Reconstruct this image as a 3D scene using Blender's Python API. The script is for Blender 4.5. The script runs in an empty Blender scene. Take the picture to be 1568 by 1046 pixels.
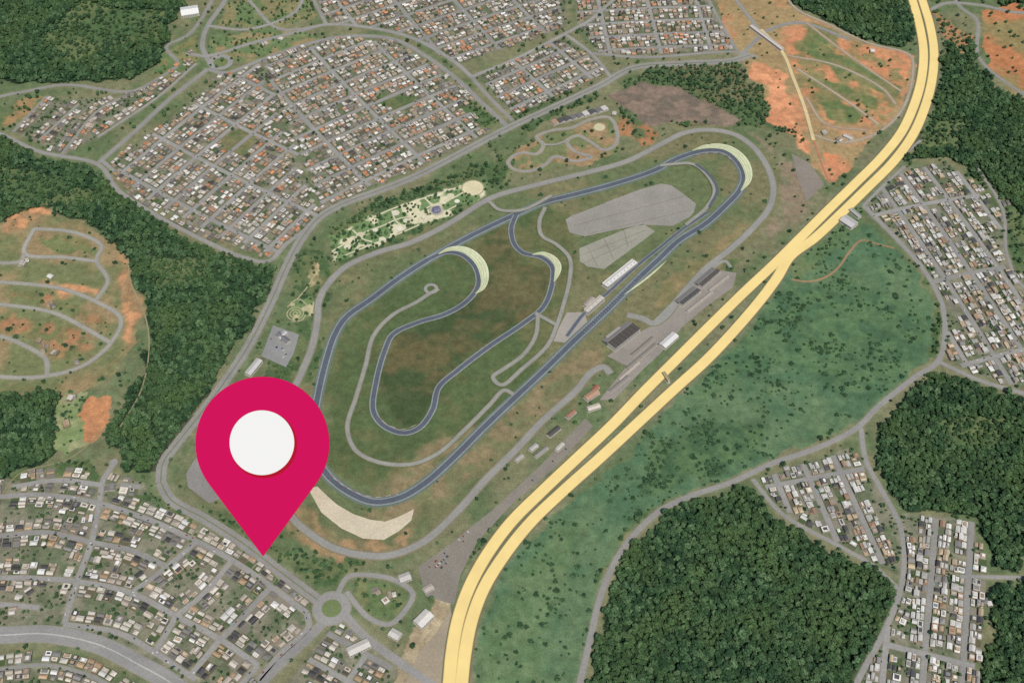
import bpy, math, random, numpy as np
from mathutils import Vector
random.seed(7); rng=np.random.default_rng(11)
sc=bpy.context.scene
# ---------------------------------------------------------------- camera / survey mapping
H=2200.0; PITCH=math.radians(50); FPX=1950.0
cF=(0,math.cos(PITCH),-math.sin(PITCH)); cU=(0,math.sin(PITCH),math.cos(PITCH))
def P(u,v):
    a=u-784.0; b=522.5-v
    dx=a; dy=cF[1]*FPX+cU[1]*b; dz=cF[2]*FPX+cU[2]*b
    t=H/-dz
    return (dx*t,dy*t)
def PP(l): return [P(*p) for p in l]
def lin(c):
    return tuple(((x/255)/12.92 if x/255<=0.04045 else ((x/255+0.055)/1.055)**2.4) for x in c)
cam=bpy.data.cameras.new('camera'); co=bpy.data.objects.new('camera',cam); sc.collection.objects.link(co)
co.location=(0,0,H); co.rotation_euler=(math.radians(40),0,0)
cam.sensor_width=36; cam.lens=36*FPX/1568; cam.clip_start=10; cam.clip_end=120000
sc.camera=co
sc.view_settings.view_transform='Standard'; sc.view_settings.look='None'; sc.view_settings.exposure=0
# ---------------------------------------------------------------- light
SUN_AZ=math.radians(162.5); SUN_EL=math.radians(56)
sd=Vector((math.sin(SUN_AZ)*math.cos(SUN_EL),math.cos(SUN_AZ)*math.cos(SUN_EL),math.sin(SUN_EL)))
w=bpy.data.worlds.new('World'); sc.world=w; w.use_nodes=True
nt=w.node_tree; bg=nt.nodes['Background']; sky=nt.nodes.new('ShaderNodeTexSky'); sky.sky_type='NISHITA'
sky.sun_disc=False; sky.sun_elevation=SUN_EL; sky.sun_rotation=SUN_AZ
nt.links.new(sky.outputs[0],bg.inputs[0]); bg.inputs[1].default_value=0.07
sl=bpy.data.lights.new('sun','SUN'); sl.energy=3.55; sl.angle=math.radians(0.6); sl.color=(1,0.955,0.89)
so=bpy.data.objects.new('sun',sl); sc.collection.objects.link(so); so.rotation_euler=sd.to_track_quat('Z','Y').to_euler(); so.location=(0,0,3000)
# ---------------------------------------------------------------- materials
def attr_mat(name,noises,rough=0.9,spec=0.2):
    m=bpy.data.materials.new(name); m.use_nodes=True; t=m.node_tree; b=t.nodes['Principled BSDF']
    b.inputs['Roughness'].default_value=rough; b.inputs['Specular IOR Level'].default_value=spec
    a=t.nodes.new('ShaderNodeAttribute'); a.attribute_name='Col'; cur=a.outputs['Color']
    tc=t.nodes.new('ShaderNodeTexCoord')
    for sca,lo,hi,det in noises:
        n=t.nodes.new('ShaderNodeTexNoise'); n.inputs['Scale'].default_value=sca; n.inputs['Detail'].default_value=det; n.inputs['Roughness'].default_value=0.65
        t.links.new(tc.outputs['Object'],n.inputs['Vector'])
        mr=t.nodes.new('ShaderNodeMapRange'); mr.inputs[1].default_value=0.3; mr.inputs[2].default_value=0.7; mr.inputs[3].default_value=lo; mr.inputs[4].default_value=hi
        t.links.new(n.outputs['Fac'],mr.inputs[0])
        vm=t.nodes.new('ShaderNodeVectorMath'); vm.operation='SCALE'
        t.links.new(cur,vm.inputs[0]); t.links.new(mr.outputs[0],vm.inputs['Scale']); cur=vm.outputs[0]
    t.links.new(cur,b.inputs['Base Color'])
    return m
MG=attr_mat('ground_mat',[(0.012,0.86,1.14,6),(0.06,0.74,1.26,8),(0.35,0.74,1.26,3)],0.95,spec=0.05)
MR=attr_mat('asphalt_mat',[(0.015,0.87,1.11,6),(0.2,0.85,1.13,6)],0.9,spec=0.1)
MB_=attr_mat('building_mat',[(0.35,0.82,1.15,5)],0.8)
MP=attr_mat('painted_mat',[(0.02,0.94,1.05,5)],0.85,spec=0.05)
def foliage_mat(name,c1,c2,c3,c4):
    m=bpy.data.materials.new(name); m.use_nodes=True; t=m.node_tree; b=t.nodes['Principled BSDF']
    b.inputs['Roughness'].default_value=0.9; b.inputs['Specular IOR Level'].default_value=0.08
    oi=t.nodes.new('ShaderNodeObjectInfo'); r=t.nodes.new('ShaderNodeValToRGB')
    e=r.color_ramp.elements; e[0].color=(*lin(c1),1); e[1].color=(*lin(c3),1); x=e.new(0.5); x.color=(*lin(c2),1)
    t.links.new(oi.outputs['Random'],r.inputs[0])
    g=t.nodes.new('ShaderNodeNewGeometry'); ng=t.nodes.new('ShaderNodeTexNoise'); ng.inputs['Scale'].default_value=0.011; ng.inputs['Detail'].default_value=5
    t.links.new(g.outputs['Position'],ng.inputs['Vector'])
    mg=t.nodes.new('ShaderNodeMapRange'); mg.inputs[1].default_value=0.42; mg.inputs[2].default_value=0.72; t.links.new(ng.outputs['Fac'],mg.inputs[0])
    mm=t.nodes.new('ShaderNodeMath'); mm.operation='MULTIPLY'; mm.inputs[1].default_value=.75; t.links.new(mg.outputs[0],mm.inputs[0])
    mx=t.nodes.new('ShaderNodeMix'); mx.data_type='RGBA'; mx.inputs[7].default_value=(*lin(c4),1); t.links.new(r.outputs[0],mx.inputs[6]); t.links.new(mm.outputs[0],mx.inputs[0])
    tc=t.nodes.new('ShaderNodeTexCoord'); n=t.nodes.new('ShaderNodeTexNoise'); n.inputs['Scale'].default_value=0.45; n.inputs['Detail'].default_value=6
    t.links.new(tc.outputs['Object'],n.inputs['Vector'])
    mr=t.nodes.new('ShaderNodeMapRange'); mr.inputs[1].default_value=0.33; mr.inputs[2].default_value=0.67; mr.inputs[3].default_value=0.5; mr.inputs[4].default_value=1.55
    t.links.new(n.outputs['Fac'],mr.inputs[0]); vm=t.nodes.new('ShaderNodeVectorMath'); vm.operation='SCALE'
    t.links.new(mx.outputs[2],vm.inputs[0]); t.links.new(mr.outputs[0],vm.inputs['Scale']); t.links.new(vm.outputs[0],b.inputs['Base Color'])
    return m
MF=foliage_mat('forest_leaves',(46,70,50),(64,92,62),(96,122,86),(88,112,68))
MF2=foliage_mat('shrub_leaves',(54,80,58),(66,94,68),(82,112,80),(74,98,64))
MT=bpy.data.materials.new('bark'); MT.use_nodes=True; MT.node_tree.nodes['Principled BSDF'].inputs['Base Color'].default_value=(0.1,0.07,0.05,1)
# ---------------------------------------------------------------- grid maps
GS=3.0; X0,X1,Y0,Y1=-1950,1950,820,3700
gx=np.arange(X0,X1+.1,GS); gy=np.arange(Y0,Y1+.1,GS); NX,NY=len(gx),len(gy)
GX,GY=np.meshgrid(gx,gy)
def vnoise(X,Y,s,seed):
    r=np.random.default_rng(seed); N=256; L=r.random((N,N))
    x=X/s+1000; y=Y/s+1000; xi=np.floor(x).astype(int); yi=np.floor(y).astype(int); fx=x-xi; fy=y-yi
    fx=fx*fx*(3-2*fx); fy=fy*fy*(3-2*fy)
    a=L[yi%N,xi%N]; b=L[yi%N,(xi+1)%N]; c=L[(yi+1)%N,xi%N]; d=L[(yi+1)%N,(xi+1)%N]
    return (a*(1-fx)+b*fx)*(1-fy)+(c*(1-fx)+d*fx)*fy
def fbm(X,Y,s,seed,o=4):
    v=0;a=1;t=0
    for i in range(o): v=v+a*vnoise(X,Y,s/2**i,seed+i); t+=a; a*=0.55
    return v/t
WX=GX+(fbm(GX,GY,45,3)-.5)*48; WY=GY+(fbm(GX,GY,45,33)-.5)*48
def inside(X,Y,poly):
    r=np.zeros(X.shape,bool); n=len(poly)
    for i in range(n):
        x1,y1=poly[i]; x2,y2=poly[(i+1)%n]
        if y1==y2: continue
        c=((y1>Y)!=(y2>Y)); r^=c&(X<(x2-x1)*(Y-y1)/(y2-y1)+x1)
    return r
def in1(x,y,poly):
    r=False; n=len(poly)
    for i in range(n):
        x1,y1=poly[i]; x2,y2=poly[i-1]
        if (y1>y)!=(y2>y) and x<(x2-x1)*(y-y1)/(y2-y1)+x1: r=not r
    return r
def mask(pxpoly,warp=True):
    pl=PP(pxpoly); xs=[p[0] for p in pl]; ys=[p[1] for p in pl]; m=np.zeros(GX.shape,bool)
    i0=max(0,int((min(xs)-60-X0)/GS)); i1=min(NX,int((max(xs)+60-X0)/GS)+1); j0=max(0,int((min(ys)-60-Y0)/GS)); j1=min(NY,int((max(ys)+60-Y0)/GS)+1)
    s=(slice(j0,j1),slice(i0,i1))
    m[s]=inside((WX if warp else GX)[s],(WY if warp else GY)[s],pl); return m
def blur(a,n):
    for _ in range(n):
        b=a.copy(); b[1:]+=a[:-1]; b[:-1]+=a[1:]; b[:,1:]+=a[:,:-1]; b[:,:-1]+=a[:,1:]; a=b/5
    return a
def C(c): return np.array(lin(c))
n1=fbm(GX,GY,120,50); n2=fbm(GX,GY,30,60)
def blend(ca,cb,n,lo=.42,hi=.58):
    t=np.clip((n-lo)/(hi-lo),0,1)[...,None]; return C(ca)*(1-t)+C(cb)*t
ground=blend((94,108,76),(116,116,88),n1)
tree=np.full(GX.shape,0.035); tscl=np.full(GX.shape,0.6)
def paint(poly,ca,cb,n=None,lo=.42,hi=.58,warp=True,td=None,ts=None,soft=0):
    global ground
    m=mask(poly,warp); b=blend(ca,cb,n1 if n is None else n,lo,hi)
    if soft:
        f=blur(m.astype(float),soft)[...,None]; ground=ground*(1-f)+b*f
    else: ground[m]=b[m]
    if td is not None: tree[m]=td
    if ts is not None: tscl[m]=ts
    return m
m=(GY>3230); ground[m]=blend((60,84,54),(96,104,70),n1)[m]; tree[m]=.5; tscl[m]=.9
# forests
FG=((36,52,38),(50,68,46))  # undergrowth colour, dark so gaps between crowns carry painted shade
forests=[
 [(-160,-90),(300,-90),(285,0),(262,40),(250,92),(205,120),(120,125),(40,128),(0,122),(-160,130)],
 [(-160,215),(0,215),(60,242),(150,262),(180,298),(240,342),(300,375),(360,400),(425,408),(400,470),(355,540),(325,590),(285,645),(262,690),(240,722),(190,716),(175,690),(165,655),(190,610),(222,560),(228,500),(210,440),(190,395),(150,350),(80,318),(0,340),(-160,340)],
 [(-160,600),(0,600),(95,606),(92,650),(85,690),(30,722),(0,745),(-160,750)],
 [(1012,798),(1060,768),(1150,745),(1180,792),(1240,828),(1290,850),(1340,880),(1366,908),(1350,970),(1320,1035),(1290,1130),(880,1130),(898,1045),(915,975),(935,900),(965,840)],
 [(1335,660),(1390,605),(1430,572),(1500,590),(1568,612),(1720,640),(1720,840),(1568,850),(1520,800),(1480,782),(1380,778),(1350,722)],
 [(1448,70),(1490,60),(1500,110),(1568,160),(1720,220),(1720,330),(1568,330),(1530,300),(1480,258),(1440,240),(1388,248),(1400,225),(1425,180),(1440,120)],
 [(1180,-90),(1385,-90),(1400,60),(1385,78),(1320,60),(1270,35),(1215,5)],
 [(1520,-10),(1510,-90),(1720,-90),(1720,40),(1568,60)],
 [(1500,905),(1520,960),(1500,1030),(1480,1130),(1720,1130),(1720,900),(1568,888)],
 [(1520,870),(1490,810),(1500,790),(1568,845),(1568,875)],
]
for f_ in forests: paint(f_,*FG,td=.95,ts=1.0)
for f_,d in [([(120,0),(190,15),(260,20),(240,60),(150,80),(100,100),(60,60)],.35),([(0,250),(90,275),(160,300),(100,320),(0,300)],.4),([(230,385),(330,400),(300,430),(240,440)],.5),([(1440,640),(1540,640),(1530,700),(1450,690)],.6),([(1420,180),(1480,190),(1470,230),(1410,225)],.4)]:
    paint(f_,(76,98,64),(98,110,74),td=d,ts=.65)
# meadow
MEAD=[(1215,392),(1290,352),(1335,345),(1372,385),(1410,425),(1430,480),(1425,545),(1370,598),(1310,645),(1230,682),(1130,722),(1050,752),(995,785),(950,835),(920,895),(905,960),(885,1045),(870,1130),(712,1130),(722,1045),(735,950),(765,890),(810,825),(880,765),(960,695),(1040,610),(1120,535),(1180,460)]
paint(MEAD,(78,106,78),(94,116,84),n1*.5+n2*.5,.4,.6,td=.08,ts=.42)
paint([(1200,440),(1300,430),(1420,470),(1420,540),(1330,620),(1200,560),(1100,590),(1050,640),(1120,530)],(72,99,72),(86,112,78),n2,.38,.6,td=.15,ts=.42,soft=10)
paint([(985,690),(1100,640),(1190,650),(1150,700),(1040,745),(985,770)],(68,93,66),(84,108,74),n2,td=.26,ts=.44,soft=10)
paint([(730,1045),(740,960),(780,890),(850,810),(900,800),(860,900),(830,1000),(820,1130),(720,1130)],(88,112,78),(98,118,84),n2,td=.05,ts=.42,soft=10)
paint([(1300,300),(1330,330),(1260,400),(1215,430),(1210,400),(1260,350)],(88,110,76),(102,116,80),td=.2,ts=.5,soft=4)
paint([(940,145),(1000,100),(1130,98),(1180,160),(1240,215),(1150,195),(1040,190)],(80,98,66),(108,106,78),td=.45,ts=.6)
# circuit land
CIRC=[(470,560),(490,470),(520,410),(620,370),(740,310),(900,262),(1040,200),(1120,195),(1180,240),(1200,300),(1180,345),(1050,450),(1000,500),(930,570),(780,700),(650,830),(600,860),(500,850),(440,800),(420,700)]
paint(CIRC,(98,108,76),(114,112,82),n1,td=.01,ts=.4)
paint([(520,500),(600,440),(700,370),(840,310),(870,330),(880,420),(850,480),(830,560),(760,640),(640,740),(560,745),(500,700),(500,600)],(82,97,64),(100,102,70),n1*.6+n2*.4,.42,.6,td=.0,soft=5)
paint([(600,510),(680,480),(740,430),(780,400),(835,420),(820,480),(700,560),(650,650),(600,650),(585,600)],(68,82,54),(98,92,64),n1*.5+n2*.5,.42,.62,soft=7)
paint([(740,360),(780,350),(800,400),(840,420),(820,470),(760,480),(735,450)],(70,84,56),(98,94,66),n1*.5+n2*.5,.42,.62,soft=7)
paint([(640,690),(740,650),(860,560),(930,500),(960,500),(900,590),(760,710),(660,790),(600,800),(560,790)],(110,112,80),(128,116,88),n2,td=.005,soft=8)
paint([(1020,430),(1110,365),(1150,340),(1120,380),(1040,450),(990,480)],(116,112,78),(134,120,88),n2,soft=4)
paint([(455,770),(520,830),(600,835),(640,800),(620,845),(560,862),(490,848),(440,805)],(152,126,94),(122,114,84),n2,soft=3)
paint([(1150,200),(1200,235),(1262,285),(1235,325),(1160,385),(1130,400),(1180,345),(1200,300),(1185,240)],(134,120,100),(116,116,90),n2,.4,.6,soft=3)
paint([(932,148),(975,125),(1010,130),(1090,158),(1135,186),(1110,196),(1050,185),(985,195)],(128,112,98),(110,100,88),n2,td=0,soft=2)
paint([(950,165),(985,190),(1010,205),(985,222),(955,210),(940,180)],(154,114,82),(92,104,72),n2,td=.1)
paint([(880,195),(940,180),(950,230),(900,250),(780,268),(765,245),(830,205)],(110,118,82),(148,124,94),n2,.45,.6)
# red-soil developments
RS=(186,130,96)
paint([(1075,-60),(1190,-60),(1215,10),(1270,40),(1330,68),(1398,84),(1396,130),(1370,180),(1330,225),(1275,282),(1240,250),(1225,205),(1180,190),(1160,130),(1120,70)],RS,(150,130,94),n1,.4,.6,td=.02,ts=.5)
paint([(1200,70),(1260,50),(1390,90),(1385,150),(1340,185),(1280,195),(1230,160)],(188,132,96),(132,122,84),n2,.38,.62,soft=3)
for q in [[(1215,72),(1235,60),(1330,105),(1380,135),(1370,150),(1300,120)],[(1235,105),(1320,140),(1350,155),(1340,168),(1250,130)],[(1250,140),(1320,170),(1310,190),(1265,180)],[(1235,35),(1290,55),(1270,75),(1225,60)]]:
    paint(q,(98,112,72),(120,118,80),n2,soft=2)
paint([(1150,95),(1200,110),(1215,190),(1245,225),(1235,240),(1195,175),(1170,160),(1180,140),(1150,120)],(206,146,108),(180,128,94),n2,soft=2)
paint([(1255,230),(1280,240),(1278,282),(1262,275)],(190,126,90),RS,n2)
paint([(1505,15),(1560,5),(1720,60),(1720,170),(1568,165),(1520,105),(1505,70)],(170,116,80),(134,122,84),n1,td=.03)
paint([(1425,10),(1455,30),(1490,60),(1470,85),(1440,50)],(156,120,88),(96,106,74),n2,.5,.6,td=.2)
paint([(-160,345),(0,342),(60,320),(120,338),(180,375),(205,430),(218,500),(205,540),(160,585),(100,608),(0,598),(-160,600)],(142,124,92),(110,116,80),n1,.42,.60,td=.02,ts=.4)
for q in [[(0,340),(60,316),(85,325),(40,345),(0,360)],[(180,385),(205,430),(214,490),(200,530),(190,480),(185,430)],[(50,430),(120,435),(160,450),(90,450)]]:
    paint(q,(190,140,102),(148,122,90),n2,.45,.6,soft=3)
for q in [[(10,445),(80,455),(150,480),(165,500),(120,490),(60,465)],[(0,480),(70,490),(120,510),(145,530),(110,560),(80,545),(50,520),(0,505)]]:
    paint(q,(158,120,88),(108,112,76),n2,.38,.6,soft=4)
paint([(60,362),(105,362),(140,378),(140,390),(90,388)],(110,118,78),(124,118,82),n2)
paint([(95,600),(130,600),(125,640),(135,670),(100,700),(80,690),(95,650)],(118,134,90),(142,144,106),n2,td=.1,ts=.4)
paint([(135,605),(165,600),(172,640),(150,672),(132,668),(125,640)],(180,128,90),(168,122,88),n2,td=0)
paint([(0,175),(40,148),(75,150),(40,185),(0,200)],(150,124,88),(94,108,72),n2,td=.1)
# neighbourhood bases
NB=((98,106,82),(122,120,102))
NA1=[(172,252),(325,128),(398,98),(430,160),(490,330),(420,392),(300,348),(215,302)]
NA2=[(400,96),(470,72),(540,58),(605,66),(650,92),(700,130),(722,160),(742,205),(640,256),(560,288),(492,322),(432,165)]
NB1=[(478,-60),(860,-60),(868,42),(700,100),(660,75),(600,48),(510,38),(490,20)]
NB2=[(870,-60),(1060,-60),(1090,10),(1128,76),(985,86),(918,86),(885,40)]
NC=[(728,115),(862,58),(905,82),(932,108),(860,145),(785,176)]
ND=[(22,202),(72,152),(185,150),(262,108),(300,85),(296,100),(222,165),(160,205),(98,238)]
NF=[(1322,318),(1352,285),(1385,256),(1450,250),(1500,290),(1535,330),(1545,400),(1600,450),(1600,605),(1500,575),(1448,550),(1450,480),(1410,405)]
NG=[(1162,732),(1300,685),(1322,700),(1345,745),(1378,800),(1378,880),(1340,866),(1290,836),(1200,786)]
NH=[(1380,785),(1490,795),(1502,860),(1505,970),(1470,1130),(1310,1130),(1350,975),(1384,905)]
NE=[(-160,752),(0,735),(100,718),(220,738),(240,775),(300,800),(380,850),(470,925),(480,945),(470,965),(400,1045),(380,1130),(250,1060),(150,985),(100,965),(0,962),(-160,970)]
NE2=[(430,1060),(500,965),(560,985),(610,1025),(590,1100),(420,1130)]
NE3=[(-160,1020),(0,1012),(80,1003),(130,1015),(200,1060),(250,1130),(-160,1130)]
for q in [NA1,NA2,NB1,NB2,NC,ND,NF,NG,NH,NE,NE2,NE3]:
    paint(q,*NB,n=n2,warp=False,td=.24,ts=.46)
paint([(330,205),(370,195),(395,215),(380,240),(345,235)],(92,108,72),(114,112,80),n2,td=.3,ts=.5)
paint([(585,140),(640,150),(620,172),(575,160)],(80,100,64),(102,108,74),n2,td=.6,ts=.6)
paint([(700,150),(740,165),(770,190),(745,205),(715,180)],(80,100,66),(100,110,76),n2,td=.4,ts=.5)
paint([(20,740),(40,715),(130,712),(150,740),(90,735)],(78,98,64),(98,108,72),n2,td=.4,ts=.5)
paint([(320,60),(420,40),(500,60),(380,100),(330,90)],(100,118,80),(142,126,94),n2,.45,.65,td=.12,ts=.5)
paint([(350,0),(470,0),(480,30),(380,45),(330,45)],(98,116,78),(128,122,88),n2,td=.15,ts=.5)
paint([(255,80),(300,50),(305,90),(255,130),(225,140)],(92,112,74),(120,118,80),n2,td=.1,ts=.5)
paint([(540,885),(600,890),(625,910),(616,930),(594,948),(566,940),(536,903)],(94,112,74),(116,120,84),n2,td=.15,ts=.5,soft=1)
# tree belts
for q,d in [([(430,405),(450,420),(470,470),(440,520),(410,560),(400,590),(470,590),(490,540),(480,500),(500,460),(520,420),(500,390),(470,380)],.16),
            ([(505,350),(600,300),(740,255),(745,268),(680,290),(560,340),(520,370)],.5),
            ([(505,395),(600,362),(740,303),(745,310),(620,368),(520,408)],.4),
            ([(745,250),(800,225),(780,265),(760,290),(740,275)],.3),
            ([(410,835),(470,850),(560,860),(520,890),(480,900),(430,870)],.45),
            ([(200,745),(230,750),(320,790),(310,800),(240,775)],.5),
            ([(285,770),(340,790),(400,830),(370,825),(300,790)],.3),
            ([(640,890),(690,860),(770,780),(780,790),(700,890),(680,960),(660,950)],.25),
            ([(1050,450),(1110,400),(1140,395),(1120,420),(1060,470)],.2),
            ([(1490,260),(1568,330),(1600,420),(1550,400),(1530,330)],.25),
            ([(780,180),(900,130),(920,150),(850,180),(800,205)],.3),
            ([(1420,545),(1435,480),(1410,410),(1425,405),(1445,480),(1438,545)],.4),
            ([(920,890),(960,825),(1010,782),(995,785),(948,835),(910,890)],.5)]:
    m=mask(q); tree[m]=d; tscl[m]=.62; g=blend((76,96,64),(100,110,76),n2); ground[m]=g[m]
# park
PARK=[(505,362),(535,350),(560,335),(600,318),(650,300),(690,290),(708,282),(745,280),(742,298),(700,318),(672,338),(640,345),(600,364),(570,378),(545,384),(515,400)]
nP=fbm(GX,GY,24,400,2)
paint(PARK,(106,130,86),(200,194,164),nP,.50,.60,td=.34,ts=.52,soft=1)
paint([(440,455),(475,450),(480,480),(450,492)],(108,128,86),(176,168,132),nP,.55,.6,td=.2,ts=.45)
paint([(470,408),(495,402),(498,425),(480,435)],(176,160,124),(134,128,94),n2,td=.1)
paint([(600,1045),(640,960),(685,880),(700,880),(685,1045),(680,1130),(560,1130)],(168,154,126),(150,136,110),n2,td=.01)
# ---------------------------------------------------------------- occupancy
OS=1.5; ONX=int((X1-X0)/OS)+2; ONY=int((Y1-Y0)/OS)+2
occ=np.zeros((ONY,ONX),bool)
def splat(x,y,r):
    i=(x-X0)/OS; j=(y-Y0)/OS; k=r/OS; i0,i1,j0,j1=int(i-k),int(i+k)+1,int(j-k),int(j+k)+1
    if i0<0 or j0<0 or i1>=ONX or j1>=ONY: return
    jj,ii=np.ogrid[j0:j1+1,i0:i1+1]; occ[j0:j1+1,i0:i1+1]|=((ii-i)**2+(jj-j)**2)<=(k+.4)**2
verge=np.zeros(GX.shape)
def vsplat(x,y,r):
    i=int((x-X0)/GS); j=int((y-Y0)/GS); k=int(r/GS)+1
    if i-k<0 or j-k<0 or i+k+1>=NX or j+k+1>=NY: return
    s=(slice(j-k,j+k+1),slice(i-k,i+k+1)); d=np.hypot(GX[s]-x,GY[s]-y)
    verge[s]=np.maximum(verge[s],np.clip(1.3-d/r*1.1,0,1))
# ---------------------------------------------------------------- mesh builder
class MBd:
    def __init__(s): s.v=[];s.f=[];s.c=[]
    def face(s,pts,col):
        b=len(s.v); s.v.extend(pts); s.f.append(tuple(range(b,b+len(pts)))); s.c.append(col)
    def obj(s,name,mat,smooth=False):
        me=bpy.data.meshes.new(name); me.from_pydata(s.v,[],s.f)
        a=me.color_attributes.new('Col','FLOAT_COLOR','CORNER')
        arr=[]
        for f,c in zip(s.f,s.c): arr.extend((c[0],c[1],c[2],1.0)*len(f))
        a.data.foreach_set('color',arr); me.materials.append(mat); me.update()
        o=bpy.data.objects.new(name,me); sc.collection.objects.link(o); return o
    def box(s,cx,cy,z0,z1,lx,ly,ang,wall,roof):
        ca,sa=math.cos(ang),math.sin(ang)
        q=[(cx+ca*a*lx/2-sa*b*ly/2,cy+sa*a*lx/2+ca*b*ly/2) for a,b in((-1,-1),(1,-1),(1,1),(-1,1))]
        for i in range(4):
            a,b=q[i],q[(i+1)%4]; s.face([(*a,z0),(*b,z0),(*b,z1),(*a,z1)],wall)
        s.face([(*a,z1) for a in q],roof)
    def roof(s,cx,cy,z,h,lx,ly,ang,roof,hip=True,wall=None):
        if lx<ly: ang+=math.pi/2; lx,ly=ly,lx
        ca,sa=math.cos(ang),math.sin(ang)
        def W(a,b,zz): return (cx+ca*a-sa*b,cy+sa*a+ca*b,zz)
        X,Y=lx/2,ly/2; k=X-(Y if hip else 0)
        k=max(k,0.2)
        A,B,Cc,D=W(-X,-Y,z),W(X,-Y,z),W(X,Y,z),W(-X,Y,z); R1,R2=W(-k,0,z+h),W(k,0,z+h)
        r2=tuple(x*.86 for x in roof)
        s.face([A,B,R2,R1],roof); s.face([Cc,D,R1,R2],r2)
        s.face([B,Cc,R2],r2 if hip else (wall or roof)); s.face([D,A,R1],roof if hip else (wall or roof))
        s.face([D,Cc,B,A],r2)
def cr(pts,step=5.0):
    if len(pts)<2: return pts
    p=[(2*pts[0][0]-pts[1][0],2*pts[0][1]-pts[1][1])]+list(pts)+[(2*pts[-1][0]-pts[-2][0],2*pts[-1][1]-pts[-2][1])]
    closed=math.dist(pts[0],pts[-1])<1
    if closed: p[0]=pts[-2]; p[-1]=pts[1]
    out=[]
    for i in range(1,len(p)-2):
        a,b,c,d=[np.array(q) for q in p[i-1:i+3]]; L=math.dist(b,c); n=max(2,int(L/step))
        def tj(u,v): return max(math.dist(u,v)**.5,1e-3)
        t0=0;t1=tj(a,b);t2=t1+tj(b,c);t3=t2+tj(c,d)
        for k in range(n):
            t=t1+(t2-t1)*k/n
            A1=(t1-t)/(t1-t0)*a+(t-t0)/(t1-t0)*b; A2=(t2-t)/(t2-t1)*b+(t-t1)/(t2-t1)*c; A3=(t3-t)/(t3-t2)*c+(t-t2)/(t3-t2)*d
            B1=(t2-t)/(t2-t0)*A1+(t-t0)/(t2-t0)*A2; B2=(t3-t)/(t3-t1)*A2+(t-t1)/(t3-t1)*A3
            out.append(tuple((t2-t)/(t2-t1)*B1+(t-t1)/(t2-t1)*B2))
    out.append(tuple(pts[-1])); return out
def normals(s):
    a=np.array(s); t=np.zeros_like(a); t[1:-1]=a[2:]-a[:-2]; t[0]=a[1]-a[0]; t[-1]=a[-1]-a[-2]
    if math.dist(s[0],s[-1])<1: t[0]=t[-1]=a[1]-a[-2]
    t/=np.maximum(np.linalg.norm(t,axis=1),1e-6)[:,None]; return a,t,np.stack([-t[:,1],t[:,0]],1)
lyr=[0]
def ribbon(mb,s,wd,col,z,off=0.0,taper=False,dash=None):
    a,t,n=normals(s); lyr[0]+=1; zz=z+(lyr[0]%60)*0.004
    m=len(a)
    wv=np.full(m,wd)
    if taper: wv=wd*np.sin(np.linspace(0.02,math.pi-.02,m))**.7
    if taper: offv=off+wv/2*(1 if off>=0 else -1)
    else: offv=np.full(m,off)
    l=a+n*(offv+wv/2)[:,None]; r=a+n*(offv-wv/2)[:,None]
    for i in range(m-1):
        if dash and (i//dash)%2: continue
        mb.face([(r[i][0],r[i][1],zz),(r[i+1][0],r[i+1][1],zz),(l[i+1][0],l[i+1][1],zz),(l[i][0],l[i][1],zz)],col)
walk=MBd(); ASPH=lin((150,148,144)); WALK=lin((144,142,126))
streets_b=MBd()
def street(px,wd=8,col=ASPH,side=True,world=False,v=7,o=True):
    s=cr(px if world else PP(px)); k=random.uniform(.9,1.06); col=tuple(c*k for c in col)
    if side: ribbon(walk,s,wd+3,WALK,0.05)
    ribbon(streets_b,s,wd,col,0.45)
    for q in s:
        if o: splat(q[0],q[1],wd/2+.8)
        if v: vsplat(q[0],q[1],wd/2+v)
    return s
def disc(mb,c,r,col,z,n=40,r0=0):
    for i in range(n):
        a,b=2*math.pi*i/n,2*math.pi*(i+1)/n
        p=[(c[0]+R*math.cos(t),c[1]+R*math.sin(t),z) for R,t in((r,a),(r,b))]
        if r0: p+=[(c[0]+r0*math.cos(t),c[1]+r0*math.sin(t),z) for t in(b,a)]
        else: p.append((c[0],c[1],z))
        mb.face(p,col)
def sheet(name,px,col,z,mat=None,blk=True):
    mb=MBd(); pl=PP(px); mb.face([(x,y,z) for x,y in pl],col); o=mb.obj(name,mat or MR)
    if blk:
        m=mask(px,False); ys,xs=np.nonzero(m)
        for j,i in zip(ys,xs): splat(gx[i],gy[j],2)
    return o
# ---------------------------------------------------------------- highway
HL=[(680,1130),(688,1045),(692,1000),(701,950),(718,900),(745,850),(782,800),(832,750),(885,700),(938,650),(986,600),(1036,550),(1086,500),(1137,450),(1188,402),(1230,360),(1270,320),(1310,281),(1350,241),(1380,203),(1400,160),(1411,120),(1414,80),(1408,40),(1397,0),(1370,-90)]
HR=[(700,1130),(707,1045),(712,1000),(722,950),(741,900),(772,850),(812,800),(864,750),(920,700),(974,650),(1028,600),(1083,550),(1130,500),(1168,455),(1190,425),(1210,393),(1246,366),(1287,328),(1327,289),(1367,249),(1397,208),(1416,165),(1427,122),(1430,80),(1424,40),(1412,0),(1385,-90)]
hw=MBd(); YEL=lin((238,212,142))
for h in (HL,HR):
    s=cr(PP(h)); ribbon(hw,s,29.5,lin((118,116,92)),0.9); ribbon(hw,s,24.5,lin((208,184,122)),1.3); ribbon(hw,s,22.3,YEL,1.75)
    for q in s: splat(q[0],q[1],14); vsplat(q[0],q[1],24)
hw.obj('highway_road',MP)
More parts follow.
